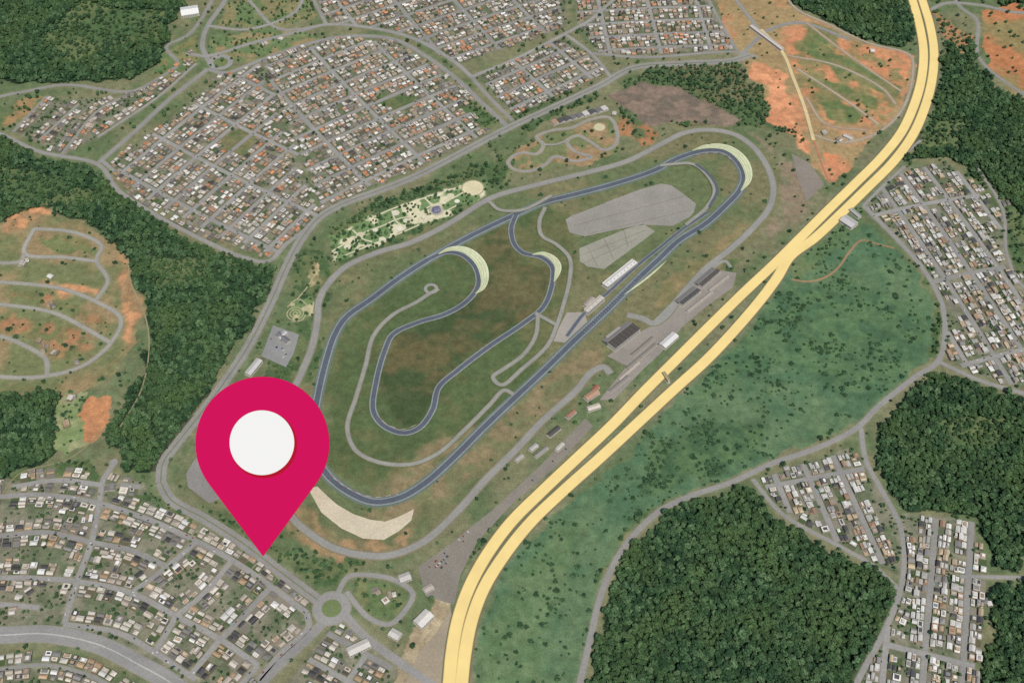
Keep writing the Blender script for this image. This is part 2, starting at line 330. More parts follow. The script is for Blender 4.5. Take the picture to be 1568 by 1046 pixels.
# ---------------------------------------------------------------- avenues and streets
def avenue(px,wd=20,med=2.5,mc=(120,126,94)):
    s=street(px,wd,v=12)
    if med: ribbon(streets_b,s,med,lin(mc),0.95)
    return s
avenue([(246,738),(250,708),(270,680),(302,640),(340,590),(380,530),(412,468),(440,405),(462,365),(490,332),(530,310),(580,292),(640,268),(700,237),(780,195),(850,163),(920,130),(970,104),(1050,97),(1120,93),(1150,84)],20)
avenue([(246,738),(262,765),(310,792),(370,830),(420,868),(465,902),(492,922)],20)
avenue([(525,938),(560,975),(610,1012),(680,1060)],15,0)
street([(498,950),(455,992),(410,1035),(370,1090)],17,v=10)
street([(515,912),(530,885),(540,880),(600,886),(632,908),(622,932),(596,955),(565,945),(530,905)],8)
avenue([(-80,972),(0,972),(70,970),(150,986),(215,1018),(262,1045),(330,1100)],34,3,(176,176,170))
RC=P(508,931)
disc(walk,RC,38,WALK,0.33); disc(streets_b,RC,35,ASPH,1.02); disc(streets_b,RC,19,lin((114,128,86)),1.3)
for a in np.linspace(0,6.28,40): splat(RC[0]+20*math.cos(a),RC[1]+20*math.sin(a),18)
S=street
S([(150,250),(200,207),(260,152),(318,106)],11)
S([(155,245),(175,262)],8)
S([(-80,170),(0,148),(40,140),(100,130),(200,140),(240,122),(272,98),(255,72),(290,52),(330,-10),(350,-60)],8)
S([(-80,180),(0,205),(60,232),(150,252),(180,290),(240,330),(300,362),(370,393),(410,400),(440,372),(470,350)],9)
S([(20,202),(72,148)],7); S([(95,236),(150,170),(185,150)],7); S([(60,215),(120,160)],6)
S([(150,210),(240,150),(300,98)],6)
S([(318,106),(345,112),(400,92),(470,68),(530,56),(600,60),(650,85),(700,122),(735,155),(775,192)],11)
S([(322,98),(310,70),(318,40),(345,0),(365,-60)],11)
S([(285,82),(318,86),(380,68),(460,48),(500,38),(580,45),(640,62),(700,98),(722,118)],10)
S([(318,40),(380,45),(450,20),(470,-20)],8); S([(380,0),(430,45),(500,38)],7); S([(470,-20),(500,38)],8)
disc(streets_b,P(338,96),34,ASPH,1.04); disc(streets_b,P(338,96),20,lin((112,124,84)),1.3)
S([(722,118),(790,90),(865,52),(905,30),(960,-20)],9); S([(722,118),(750,150),(785,185)],9)
S([(865,52),(905,82),(935,118)],8); S([(905,82),(985,88),(1128,80),(1160,88)],8)
S([(1060,-60),(1090,10),(1128,78)],7)
S([(1128,92),(1165,55),(1180,45),(1225,35),(1300,60)],9,v=10)
S([(1080,-60),(1150,30),(1168,55)],8)
S([(1190,-60),(1215,10),(1270,38),(1330,66),(1392,84),(1398,110),(1380,170),(1340,205),(1290,218),(1240,205)],6,lin((170,154,134)))
S([(1205,85),(1280,100),(1350,135),(1372,160)],5,lin((184,164,142))); S([(1220,105),(1290,150),(1345,190)],5,lin((184,164,142))); S([(1235,35),(1300,85),(1380,140)],5,lin((182,156,132)))
S([(1235,150),(1265,190),(1330,200)],5,lin((182,156,132)))
S([(1165,45),(1198,80),(1215,120),(1232,165),(1246,215)],9,lin((214,192,142)),v=4)
S([(1246,215),(1258,250),(1270,280)],5,lin((188,130,96)),False)
S([(1440,-60),(1470,10),(1495,30),(1500,90),(1560,140),(1650,190)],8)
S([(1425,15),(1450,5),(1500,8),(1570,20),(1650,-10)],9)
S([(1380,240),(1410,215)],6)
S([(1212,428),(1238,431),(1265,424),(1285,408),(1302,384),(1320,368),(1345,374),(1368,380)],4.5,lin((164,130,98)),False,v=2)
# east side
S([(870,1130),(888,1045),(902,985),(922,905),(955,838),(1010,782),(1060,758),(1120,738),(1180,710),(1250,686),(1310,656),(1345,622),(1400,578),(1436,553),(1446,520),(1442,465),(1412,410),(1372,365),(1322,315)],10)
S([(1436,553),(1500,582),(1568,602),(1680,630)],9)
S([(1318,655),(1326,705),(1350,750),(1378,805),(1384,860),(1378,905),(1352,970),(1312,1045),(1290,1110)],9)
S([(1152,733),(1200,788),(1290,838),(1340,868),(1378,903)],7)
S([(1322,315),(1352,285),(1385,255)],6)
S([(1470,882),(1568,884),(1680,886)],7)
S([(1495,255),(1535,320),(1542,390),(1568,440),(1640,470)],6)
# left developments
LD=lin((158,155,146))
for q in [[(-60,430),(0,432),(90,441),(150,463),(185,488),(172,522),(130,558),(60,577),(-60,572)],[(52,350),(110,355),(155,376),(148,398),(165,430),(148,458)],[(52,350),(38,388),(100,394),(148,400)],[(-60,462),(0,466),(80,478),(130,502),(168,524)],[(-60,515),(0,515),(40,530),(70,550),(72,577)],[(30,408),(38,388)],[(-60,400),(30,400),(38,388)]]:
    S(q,8.5,LD)
S([(95,605),(120,600),(150,575),(190,540),(215,520)],3,lin((150,130,95)),False,v=0)
S([(180,660),(215,600),(228,540),(224,490),(200,430),(196,395)],3,lin((150,142,112)),False,v=0)
S([(0,760),(30,725),(110,700),(175,640)],3,lin((150,140,108)),False,v=0)
E=[[(-80,762),(0,760),(60,757),(150,770),(240,800),(300,828),(352,855),(412,895),(470,938)],
 [(-80,822),(0,820),(70,815),(140,830),(200,842),(252,865)],
 [(-80,886),(0,884),(60,885),(120,890),(200,907),(270,943),(340,980),(395,1018)],
 [(98,955),(180,968),(240,1000),(300,1040)],
 [(205,905),(255,868),(302,828)],[(270,943),(315,905),(355,858)],[(336,980),(380,935),(415,898)],[(236,1000),(270,943)],[(290,1035),(336,980)],
 [(175,708),(158,735),(152,770),(140,830),(118,890),(98,955)],[(470,938),(472,960),(432,998),(396,1040)],[(-80,925),(0,925),(60,930)],[(20,745),(90,735),(155,742)],[(185,742),(215,745)],[(395,1018),(350,1070)]]
ES=[S(q,9.5) for q in E]
disc(streets_b,P(174,708),9,ASPH,1.06)
E3S=[S([(-80,1030),(0,1024),(70,1018),(140,1035),(200,1070)],6)]
def grid(poly,pa,pb,s1,s2,w1=7,extra=0):
    pl=PP(poly); a=np.array(P(*pa)); b=np.array(P(*pb)); d=(b-a)/np.linalg.norm(b-a); n=np.array([-d[1],d[0]]); res=[]
    A=np.array(pl)-a; u=A@d; v=A@n
    def lines(d_,n_,lo,hi,l0,l1,sp,bend,w_):
        k=lo+sp*.5
        while k<hi:
            ts=np.arange(l0,l1,6.0); off=k+bend*np.sin((ts-l0)/(l1-l0+1)*math.pi)
            pts=a+np.outer(ts,d_)+np.outer(off,n_); ins=inside(pts[:,0],pts[:,1],pl)
            st=None
            for i in range(len(ts)+1):
                on=i<len(ts) and ins[i]
                if on and st is None: st=i
                if not on and st is not None:
                    if i-st>6:
                        q=[tuple(p) for p in pts[st:i:4]]
                        if len(q)>=2: res.append(S(q,w_,world=True,v=0))
                    st=None
            k+=sp*random.uniform(.98,1.02)
    lines(d,n,v.min(),v.max(),u.min(),u.max(),s1,extra,w1)
    lines(n,-d,-u.max(),-u.min(),v.min(),v.max(),s2,extra,w1)
    return res
G={}
G['A']=[grid(NA1,(165,250),(325,125),61,150,9.5,6),grid(NA2,(492,322),(742,205),61,160,9.5,6)]
G['B']=[grid(NB1,(700,98),(868,40),61,150,9.5,4),grid(NB2,(918,86),(1128,76),61,140,9.5,4)]
G['C']=[grid(NC,(785,176),(932,108),61,130,9.5)]
G['F']=[grid(NF,(1385,262),(1500,430),70,240,10,8)]
G['G']=[grid(NG,(1240,702),(1300,836),68,500,10)]
G['H']=[grid(NH,(1455,795),(1440,1000),71,400,10)]
G['E2']=[grid(NE2,(500,965),(610,1025),62,200,9)]
streets_b.obj('street_network_road',MR); walk.obj('pavement',MR)
# ---------------------------------------------------------------- circuit
cir=MBd(); PER=lin((148,147,141))
def sroad(mb,px,wd,col,z=.3,edge=None,ew=2.5,zz=0):
    s=cr(PP(px),4)
    if edge: ribbon(mb,s,wd+2*ew,edge,z)
    ribbon(mb,s,wd,col,z+.4)
    for q in s: splat(q[0],q[1],wd/2+2)
    return s
peri=[(448,600),(462,570),(478,530),(486,490),(488,462),(502,435),(530,408),(580,386),(630,371),(690,341),(735,312),(760,300),(830,281),(900,264),(960,247),(1010,222),(1050,203),(1085,199),(1122,205),(1150,222),(1172,250),(1184,285),(1178,318),(1152,350),(1120,380),(1080,412),(1045,450),(1018,485),(1000,495),(985,488),(960,482)]
sroad(cir,peri,14,PER,.3,lin((128,126,104)),3)
sroad(cir,[(935,572),(925,562),(908,568),(880,600),(830,645),(790,688),(740,738),(700,783),(650,828),(600,849),(560,850),(510,838),(470,813),(450,795),(430,760)],14,PER,.3,lin((134,126,104)),3)
sroad(cir,[(748,308),(765,322),(790,325)],8,PER,.3); 
sroad(cir,[(1000,495),(1040,455),(1080,420),(1110,400),(1120,410)],8,PER,.3)
TR=lin((92,99,109)); TE=lin((144,149,150)); TE2=lin((106,120,112))
lap=[(1078,231),(1108,232),(1128,247),(1139,270),(1132,292),(1108,318),(1080,343),(1040,368),(1010,396),(980,424),(930,474),(880,521),(830,570),(785,612),(740,655),(690,705),(650,740),(612,762),(572,768),(532,752),(500,725),(483,690),(480,650),(488,600),(500,550),(513,512),(530,486),(570,457),(610,427),(655,398),(720,362),(780,333),(830,311),(880,298),(940,282),(1000,262),(1040,242),(1078,231)]
s=cr(PP(lap),4); ribbon(cir,s,26,TE2,.2)
Slap=sroad(cir,lap,11.5,TR,.9,TE,2.6)
inner=[(790,330),(783,350),(788,375),(802,388),(828,394),(845,408),(846,432),(832,470),(802,495),(750,530),(700,568),(672,593),(662,628),(642,655),(618,663),(588,652),(572,630),(576,585),(590,535),(602,512),(640,494),(680,482),(712,464),(732,438),(728,410),(706,390),(682,387),(655,398)]
Sin=sroad(cir,inner,9.5,TR,1.5,TE,2.6)
GRY=lin((150,149,141))
for q in [[(672,443),(655,452),(640,462),(600,484),(572,515),(560,560),(545,610),(532,655),(545,690),(580,708),(630,711),(670,695),(710,660),(750,620),(772,598),(786,604)],
          [(835,318),(826,340),(830,362),(852,375),(872,396),(872,430),(862,470),(852,500),(838,530),(800,565),(768,590),(755,578),(772,565),(800,545),(820,515),(824,480)],
          [(1010,254),(1060,252),(1082,268),(1094,292),(1082,318),(1050,345)],
          [(820,480),(852,498)],[(750,310),(765,322),(800,322),(845,300)]]:
    sroad(cir,q,8.5,GRY,2.1,lin((116,118,94)),2)
disc(cir,P(660,443),17,GRY,2.9,30,9)
ribbon(cir,cr(PP([(1065,252),(1085,268),(1098,292),(1086,318)]),4),7,TR,3.1)
sroad(cir,[(1085,325),(1050,348),(1010,380),(975,408),(935,445),(895,480),(868,515)],7,TR,1.8,TE,1.6)
PALE=lin((208,212,176)); PALE2=lin((184,190,152))
def cres(px,wd,side,z=.2,pale=PALE,pale2=PALE2):
    s=cr(PP(px),3); n=7
    ribbon(cir,s,wd,pale,z,off=.001*side,taper=True)
    for k in range(1,n,2):
        a,t,nn=normals(s); m=len(a); wv=wd*np.sin(np.linspace(.02,math.pi-.02,m))**.7*side*k/n
        s2=[tuple(p) for p in a+nn*wv[:,None]]; ribbon(cir,s2,wd/n*.6,pale2,z+.3)
cres([(1060,232),(1085,228),(1110,231),(1130,246),(1141,272),(1134,293)],24,1,2.3)
cres([(672,390),(690,385),(710,388),(730,408),(736,438),(728,450)],24,1,2.3)
cres([(815,391),(832,392),(848,406),(848,432)],17,1,2.3)
cres([(955,452),(990,425),(1020,400)],5,-1,2.3)
for px in [[(1060,240),(1085,236),(1108,238),(1124,250)],[(505,728),(532,748),(572,762),(610,757)],[(580,640),(592,650),(618,658),(640,650)]]:
    s=cr(PP(px),5); ribbon(cir,s,1.0,lin((190,188,180)),3.4); ribbon(cir,s,1.0,lin((150,84,76)),3.8,dash=2)
a,t,nn=normals(cr(PP([(980,424),(930,474),(880,521)]),8))
for i in range(0,len(a)-4):
    for sg in(-3,3):
        c=a[i]+nn[i]*sg; d=t[i]; n_=nn[i]; cir.face([(*(c-d*.5-n_*1.4),3.6),(*(c+d*.5-n_*1.4),3.6),(*(c+d*.5+n_*1.4),3.6),(*(c-d*.5+n_*1.4),3.6)],lin((180,180,178)))
cir.obj('racing_circuit_road',MR)
sheet('gravel_trap',[(472,748),(486,744),(498,756),(516,772),(540,786),(566,795),(590,798),(610,791),(634,779),(630,796),(612,812),(588,826),(556,824),(522,808),(492,784)],lin((204,192,168)),.35,MR)
kb=MBd()
kart=[(785,240),(800,234),(822,236),(832,222),(822,210),(845,200),(875,196),(905,183),(932,180),(944,198),(942,222),(925,230),(905,218),(885,208),(868,216),(880,232),(905,240),(880,247),(850,240),(835,252),(812,262),(788,260),(778,250),(785,240)]
sroad(kb,kart,7.5,lin((152,148,142)),.3,lin((156,146,124)),2)
sroad(kb,[(832,222),(850,222),(868,216)],7,lin((152,148,142)),1.2)
kb.obj('kart_track_road',MR)
LOT=lin((150,146,138))
sheet('paddock_pavement',[(866,336),(878,329),(890,325),(935,307),(980,290),(1012,281),(1028,284),(1040,292),(1066,312),(1062,326),(1056,332),(1030,346),(985,344),(940,352),(895,362),(872,356)],LOT,.3)
sheet('paddock_apron_pavement',[(887,380),(960,350),(985,343),(1003,354),(985,368),(925,412),(900,408),(888,400)],lin((154,152,138)),.3)
jn=MBd()
for q in [[(887,392),(990,352)],[(892,404),(975,366)],[(925,365),(940,398)],[(955,352),(962,378)],[(900,378),(915,408)],[(880,345),(1050,300)],[(900,358),(1055,322)]]:
    ribbon(jn,cr(PP(q)),1.2,lin((126,124,112)),.5)
jn.obj('paddock_joint_markings',MR)
sheet('parking_lot_pavement',[(640,868),(690,832),(760,775),(830,710),(896,640),(908,652),(850,715),(785,770),(730,830),(705,880),(695,925),(652,912)],lin((136,130,120)),.25)
sheet('parking_lot_pavement',[(1040,455),(1095,412),(1128,418),(1122,440),(1080,470),(1045,500),(1012,540),(985,565),(940,612),(918,612),(960,560),(930,545),(985,505),(1020,490)],lin((148,141,133)),.2)
sheet('parking_lot_pavement',[(418,498),(458,512),(450,540),(438,562),(400,545)],lin((142,142,140)),.3)
sheet('parking_lot_pavement',[(300,700),(320,720),(345,760),(320,770),(288,745),(285,725)],lin((140,138,134)),.25)
sheet('parking_lot_pavement',[(1212,235),(1240,250),(1262,282),(1235,308),(1222,275)],lin((140,132,122)),.2)
sheet('plaza_pavement',[(868,478),(895,478),(900,495),(870,525),(845,522)],lin((162,155,146)),.22)
sheet('apron_pavement',[(640,1000),(670,965),(690,930),(694,960),(686,1045),(680,1100),(600,1100)],lin((160,148,128)),.22)
pk=MBd(); disc(pk,P(724,288),26,lin((218,208,170)),.6); disc(pk,P(724,288),29,lin((170,160,130)),.5); disc(pk,P(668,322),18,lin((176,170,150)),.42); disc(pk,P(668,322),12,lin((112,112,138)),.5); disc(pk,P(918,195),15,lin((196,190,156)),.42)
for r_ in (20,13,6): disc(pk,P(452,480),r_,lin((186,176,138)),.42,30,r_-2.2)
for u,v,r_ in [(532,378,9),(552,360,11),(575,352,7),(606,326,10),(622,338,8),(640,312,9),(650,332,7),(690,300,10),(700,308,7),(585,366,8),(612,350,7)]:
    disc(pk,P(u,v),r_,lin(random.choice([(214,208,184),(206,200,168),(224,220,206)])),.52+r_*.01,9)
    splat(*P(u,v),r_*.8)
pk.obj('park_plaza_pavement',MR); splat(*P(724,288),27); splat(*P(668,322),17); splat(*P(452,480),10)
ribm=MBd()
for q in [[(508,385),(530,372),(560,355),(585,346),(610,335),(635,330),(660,315),(690,305),(712,293)],[(540,352),(556,366),(570,370)],[(600,322),(606,338),(620,350),(600,356)],[(650,303),(660,312),(680,325),(650,338)],[(560,338),(600,320),(650,303),(700,287)],[(525,392),(570,374),(610,358),(655,338),(700,314)]]:
    s=cr(PP(q)); ribbon(ribm,s,4,lin((210,202,176)),.3)
    for p in s: splat(*p,2)
for q in [[(440,470),(455,458),(470,468),(462,490),(446,492)],[(455,458),(470,440),(485,415)]]: ribbon(ribm,cr(PP(q)),2.6,lin((180,170,140)),.3)
ribm.obj('park_path',MR)
# ---------------------------------------------------------------- larger buildings
WIN=(0.03,0.035,0.045)
def building(name,p0,p1,wd,h,roofc,wallc=(186,182,174),kind='gable',bays=8):
    a=np.array(P(*p0)); b=np.array(P(*p1)); c=(a+b)/2; L=math.dist(a,b); ang=math.atan2(b[1]-a[1],b[0]-a[0]); mb=MBd(); W=lin(wallc); R=lin(roofc)
    ca,sa=math.cos(ang),math.sin(ang); T=lambda u,v:(c[0]+ca*u-sa*v,c[1]+sa*u+ca*v)
    mb.box(*T(0,0),.5,h,L,wd,ang,W,R); mb.box(*T(0,0),.0,.48,L+3,wd+3,ang,lin((150,148,140)),lin((165,160,150)))
    if kind=='gable': mb.roof(*T(0,0),h+.05,wd*.12,L+1.5,wd+1.5,ang,R,False,W)
    elif kind=='flat':
        for v in(-1,1): mb.box(*T(0,v*(wd/2-.3)),h+.01,h+1,L,.5,ang,W,W)
        mb.box(*T(0,wd*.22),h+.01,h+.5,L*.97,wd*.3,ang,W,tuple(x*.7 for x in R))
        for i in range(bays): mb.box(*T(-L/2+L*(i+.5)/bays,-wd*.2),h+.01,h+1.4,2.2,2.2,ang,lin((150,150,150)),lin((160,160,160)))
    elif kind=='stand':
        n=7
        for i in range(n): mb.box(*T(0,wd/2+2+i*2.2),.0,h-1-i*1.1,L,2.15,ang,lin((120,118,116)),lin((96,96,100) if i%2 else (140,138,132)))
        for i in range(bays): mb.box(*T(-L/2+L*(i+.5)/bays,0),h+.01,h+.9,1.0,wd*.98,ang,lin((110,108,104)),lin((104,102,98)))
    for i in range(int(L/5)):
        u=-L/2+2.5+i*5
        for v in(-wd/2-.03,wd/2+.03):
            for z in np.arange(1.2,h-1.5,3.2):
                p,q=T(u-1.5,v),T(u+1.5,v); mb.face([(*p,z),(*q,z),(*q,z+1.5),(*p,z+1.5)],WIN)
    for k in np.linspace(-L/2,L/2,int(L/6)+2):
        p=T(k,0); splat(*p,wd/2+2)
    return mb.obj(name,MB_)
building('pit_building',(926,440),(972,403),18,9,(222,220,214),kind='flat',bays=9)
building('race_control_building',(897,480),(922,458),14,10,(200,194,182),kind='flat',bays=4)
building('pit_garage_building',(896,470),(908,458),12,6,(170,160,150))
building('grandstand',(936,534),(974,504),24,13,(80,76,72),kind='stand',bays=7)
building('grandstand',(1042,468),(1070,446),11,8,(84,84,84),kind='stand',bays=4)
building('grandstand',(1072,440),(1100,416),11,8,(88,84,80),kind='stand',bays=4)
building('clubhouse',(1014,532),(1034,514),18,7,(214,212,208))
building('workshop_building',(897,612),(915,600),14,6,(180,144,118)); building('workshop_building',(900,628),(918,622),11,6,(206,196,182))
building('workshop_building',(930,520),(950,505),12,6,(180,176,168))
for (u0,v0),(u1,v1),wd in [((968,545),(1000,518),8),((960,565),(1004,528),6),((948,582),(978,556),6),((934,600),(962,577),7),((1052,478),(1090,448),6),((1086,446),(1114,424),6)]:
    building('covered_stalls',(u0,v0),(u1,v1),wd,4,random.choice([(166,158,148),(138,132,124),(180,170,156)]))
for a,b,wd,cc in [((840,668),(856,655),10,(86,84,82)),((812,690),(822,682),9,(180,176,170)),((868,640),(880,630),9,(160,120,100)),((908,600),(915,592),9,(164,104,86)),((820,700),(838,686),6,(150,146,140)),((852,690),(862,680),8,(190,186,176)),((790,706),(800,698),8,(170,166,158))]:
    building('ticket_office',a,b,wd,5,cc)
building('warehouse',(1290,336),(1308,348),26,8,(190,188,184)); building('warehouse',(1302,322),(1316,334),10,6,(168,166,162))
building('warehouse',(278,22),(304,18),40,9,(226,226,222)); building('warehouse',(1150,42),(1198,78),11,7,(196,188,178))
building('warehouse',(380,575),(398,553),15,7,(196,194,190)); building('sports_hall',(425,512),(442,525),12,6,(120,120,124)); building('sports_hall',(428,520),(438,510),10,6,(190,188,184))
building('warehouse',(640,958),(658,940),22,8,(212,208,200)); building('warehouse',(598,968),(612,976),16,6,(196,194,186))
building('warehouse',(534,1000),(565,985),18,7,(202,198,190)); building('warehouse',(612,888),(628,882),16,6,(190,186,180)); building('warehouse',(650,905),(662,898),12,5,(180,170,158))
for i in range(9):
    u=846+i*9.5; building('kart_clubhouse' if i<1 else 'row_building',(u,190-i*2.6),(u+7,187-i*2.6),16,5,random.choice([(206,202,196),(120,118,116),(176,146,120),(90,90,90)]))
building('bandstand_shelter',(664,322),(673,320),12,5,(112,112,136)); building('warehouse',(1292,208),(1305,214),12,5,(190,184,174))
building('footbridge',(1016,573),(1024,586),5,9,(166,152,116),kind='gable')
# ---------------------------------------------------------------- houses
ROOF_MIX={'A':[((204,198,188),26),((230,226,218),14),((180,158,132),19),((208,144,104),10),((132,128,124),14),((168,152,134),13),((84,80,78),6)],
 'W':[((226,223,216),30),((198,195,188),24),((154,152,148),14),((92,92,94),11),((200,180,150),12),((178,148,122),9)],
 'E':[((214,206,192),27),((194,182,166),20),((134,132,128),18),((80,80,82),13),((236,234,228),12),((190,162,130),10)]}
def pick(mix):
    l=ROOF_MIX[mix]; r=random.uniform(0,sum(w for _,w in l))
    for c,w_ in l:
        r-=w_
        if r<=0: break
    k=random.uniform(.72,1.08); c=lin(c); return tuple(min(.8,x*k) for x in c)
def free(cx,cy,lx,ly,ang,mark=False):
    ca,sa=math.cos(ang),math.sin(ang)
    if not mark:
        for a,b in ((0,0),(-.5,-.5),(.5,-.5),(-.5,.5),(.5,.5)):
            i=int((cx+ca*a*lx-sa*b*ly-X0)/OS); j=int((cy+sa*a*lx+ca*b*ly-Y0)/OS)
            if i<0 or j<0 or i>=ONX or j>=ONY or occ[j,i]: return False
    A,B=np.meshgrid(np.arange(-lx/2,lx/2+.1,1.2),np.arange(-ly/2,ly/2+.1,1.2))
    I=((cx+ca*A-sa*B-X0)/OS).astype(int); J=((cy+sa*A+ca*B-Y0)/OS).astype(int)
    if I.min()<0 or J.min()<0 or I.max()>=ONX or J.max()>=ONY: return False
    if mark: occ[J,I]=True; return True
    return not occ[J,I].any()
def house(mb,cx,cy,lx,ly,ang,mix):
    ca,sa=math.cos(ang),math.sin(ang)
    L=lambda a,b:(cx+ca*a-sa*b,cy+sa*a+ca*b)
    wall=lin(random.choice([(168,160,146),(184,178,166),(150,140,124),(130,126,120),(166,144,120)])); rf=pick(mix)
    q=[L(-lx/2-.4,-ly/2-.8),L(lx/2+.4,-ly/2-.8),L(lx/2+.4,ly/2+.6),L(-lx/2-.4,ly/2+.6)]
    yc=random.choice([(124,120,108),(84,98,68),(78,94,60),(136,130,116),(100,96,76),(96,104,80)])
    mb.face([(*p,.30+random.random()*.05) for p in q],lin(yc))
    nv=1 if ly<12 else (random.choice([1,2]) if ly<17 else (2 if ly<22 else random.choice([2,3])))
    cuts=[random.uniform(.8,1.3) for _ in range(nv)]; tot=sum(cuts); y=-ly/2
    main=random.randrange(nv)
    for i in range(nv):
        dy=ly*cuts[i]/tot; yc_=y+dy/2; y+=dy
        mainv=i==main
        if not mainv and random.random()<.14: continue
        wx=lx*(random.uniform(.86,.98) if mainv else random.uniform(.58,.95)); wy=dy*(random.uniform(.84,.96) if mainv else random.uniform(.66,.9))
        ox=random.choice([-1,1])*(lx-wx)/2; c=L(ox,yc_+random.uniform(-.5,.5)*(dy-wy))
        h=random.choice([3.6,4,7]) if mainv else random.choice([2.8,3.4]); r_=rf if (mainv or random.random()<.4) else pick(mix)
        t=random.random()
        if t<.6:
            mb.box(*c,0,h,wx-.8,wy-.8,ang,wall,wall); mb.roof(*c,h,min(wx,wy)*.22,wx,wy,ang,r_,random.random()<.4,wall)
        else:
            mb.box(*c,0,h,wx,wy,ang,wall,r_)
            k=random.uniform(.4,.7); c4=L(ox,yc_); mb.box(*c,h+.01,h+random.choice([.8,2.6]),wx*k,wy*random.uniform(.4,.8),ang,tuple(x*.8 for x in wall),pick(mix))
            if random.random()<.4: mb.box(*L(ox+wx*.36,yc_+wy*.3),h+.02,h+1.2,1.4,1.4,ang,wall,lin((90,110,135)))
        if mainv:
            for a in(-wx*.25,wx*.22):
                for sg in(-1,1):
                    e=sg*(wy/2+(.03 if t>=.6 else -.37)); d0=(c[0]-sa*e,c[1]+ca*e)
                    p0=(d0[0]+ca*(a-.8),d0[1]+sa*(a-.8)); p1=(d0[0]+ca*(a+.8),d0[1]+sa*(a+.8)); mb.face([(*p0,1),(*p1,1),(*p1,2.3),(*p0,2.3)],WIN)
    if random.random()<.04:
        pc=L(0,ly/2+.2); mb.box(*pc,.36,.42,4.5,2,ang,lin((200,200,200)),lin((110,165,180)))
nh=0
def houses(name,streets,poly,mix,fw=(12,16),dp=(20,22),w=9.5,skip=.05,setb=1.9,fill=True):
    global nh
    mb=MBd(); pl=PP(poly) if poly else None
    passes=[(1.0,0),(.75,0),(.55,0)]
    if fill: passes+=[(.6,dp[0]*.62),(.5,dp[0]*1.0)]
    for sc_,xo in passes:
      for s in streets:
        a,t,n=normals(s); seg=np.linalg.norm(np.diff(a,axis=0),axis=1); cum=np.concatenate([[0],np.cumsum(seg)])
        for side in(1,-1):
            d=2.5
            while d<cum[-1]-2:
                f_=random.uniform(*fw)*(1 if sc_>.6 else .85); dpv=random.uniform(*dp)*sc_; m_=d+f_/2
                if m_>cum[-1]: break
                i=min(len(a)-2,np.searchsorted(cum,m_)-1); i=max(i,0); u=(m_-cum[i])/max(seg[i],1e-6)
                c=a[i]*(1-u)+a[i+1]*u; nn=n[i]*side; off=w/2+setb+dpv/2+xo+random.uniform(0,.6)
                x,y=c+nn*off; ang=math.atan2(nn[1],nn[0])-math.pi/2+math.pi
                if free(x,y,f_-2.2,dpv-2,ang) and (pl is None or in1(x,y,pl)):
                    free(x,y,f_-.6,dpv-.2,ang,True)
                    if random.random()>skip: house(mb,x,y,f_-1.4,dpv,ang,mix); nh+=1
                    d+=f_
                else: d+=2.0
    return mb.obj(name,MB_)
def flat(l): return [s for g in l for s in g]
for q in [[(335,208),(368,198),(390,215),(376,236),(348,232)],[(588,142),(636,152),(618,170),(580,158)]]:
    m=mask(q,False); ys_,xs_=np.nonzero(m)
    for j,i in zip(ys_,xs_): splat(gx[i],gy[j],1.6)
bA=[cr(PP(q)) for q in ([(150,250),(200,207),(260,152),(318,106)],[(318,106),(345,112),(400,92),(470,68),(530,56),(600,60),(650,85),(700,122),(735,155)],[(150,252),(180,290),(240,330),(300,362),(370,393),(410,400)],[(490,332),(530,310),(580,292),(640,268),(700,237),(760,205)])]
houses('residential_houses',flat(G['A'])+bA,[(165,255),(325,122),(400,92),(540,52),(610,60),(705,125),(750,205),(560,295),(470,345),(420,400),(300,356),(210,306)],'A')
houses('residential_houses',flat(G['B']),NB1,'A'); houses('residential_houses',flat(G['B']),NB2,'A')
houses('residential_houses',flat(G['C']),NC,'A')
bD=[cr(PP(q)) for q in ([(40,140),(100,130),(200,140),(240,122),(272,98)],[(20,202),(72,148)],[(95,236),(150,170),(185,150)],[(60,215),(120,160)],[(150,210),(240,150),(300,98)],[(0,205),(60,232),(95,238)])]
houses('residential_houses',bD,ND,'A',skip=.1,w=8,fill=False)
houses('residential_houses',flat(G['F']),NF,'W',fw=(14,18),dp=(22,25),w=10)
houses('residential_houses',flat(G['G'])+[cr(PP([(1152,733),(1200,788),(1290,838),(1340,868)]))],NG,'W',fw=(14,18),dp=(21,24),w=10)
houses('residential_houses',flat(G['H'])+[cr(PP([(1378,805),(1384,860),(1378,905),(1352,970),(1312,1045)]))],NH,'W',fw=(14,18),dp=(22,26),w=10)
houses('residential_houses',ES,[(-160,752),(0,735),(100,718),(220,738),(240,775),(300,800),(380,850),(470,925),(480,945),(470,965),(400,1045),(380,1130),(250,1060),(150,985),(100,965),(100,895),(40,895),(0,905),(-160,970)],'E',fw=(15,20),dp=(22,26),w=9.5,skip=.05)
houses('residential_houses',E3S+flat(G['E2']),None,'E',fw=(14,18),dp=(19,23),w=9,fill=False)
iso=MBd()
for u,v,k in [(40,400,1),(36,405,1),(78,424,1),(76,465,1.1),(82,470,.8),(60,522,1),(70,530,1.1),(84,540,1.2),(66,538,.9),(108,610,1),(102,650,1.1),(115,608,.7),(118,555,.8),(1540,312,1.4),(1508,920,1),(1515,925,.8),(270,100,1),(285,95,1),(262,110,1),(575,905,1.2),(600,910,1.2),(590,920,1),(405,68,1.2),(430,60,1),(292,80,1),(1262,205,1),(1285,215,1),(1335,80,1),(940,175,1),(20,935,1.2),(45,905,1.2),(30,915,1)]:
    x,y=P(u,v)
    house(iso,x,y,13*k,15*k,random.uniform(0,3),'A'); splat(x,y,9*k)
iso.obj('farm_houses',MB_)
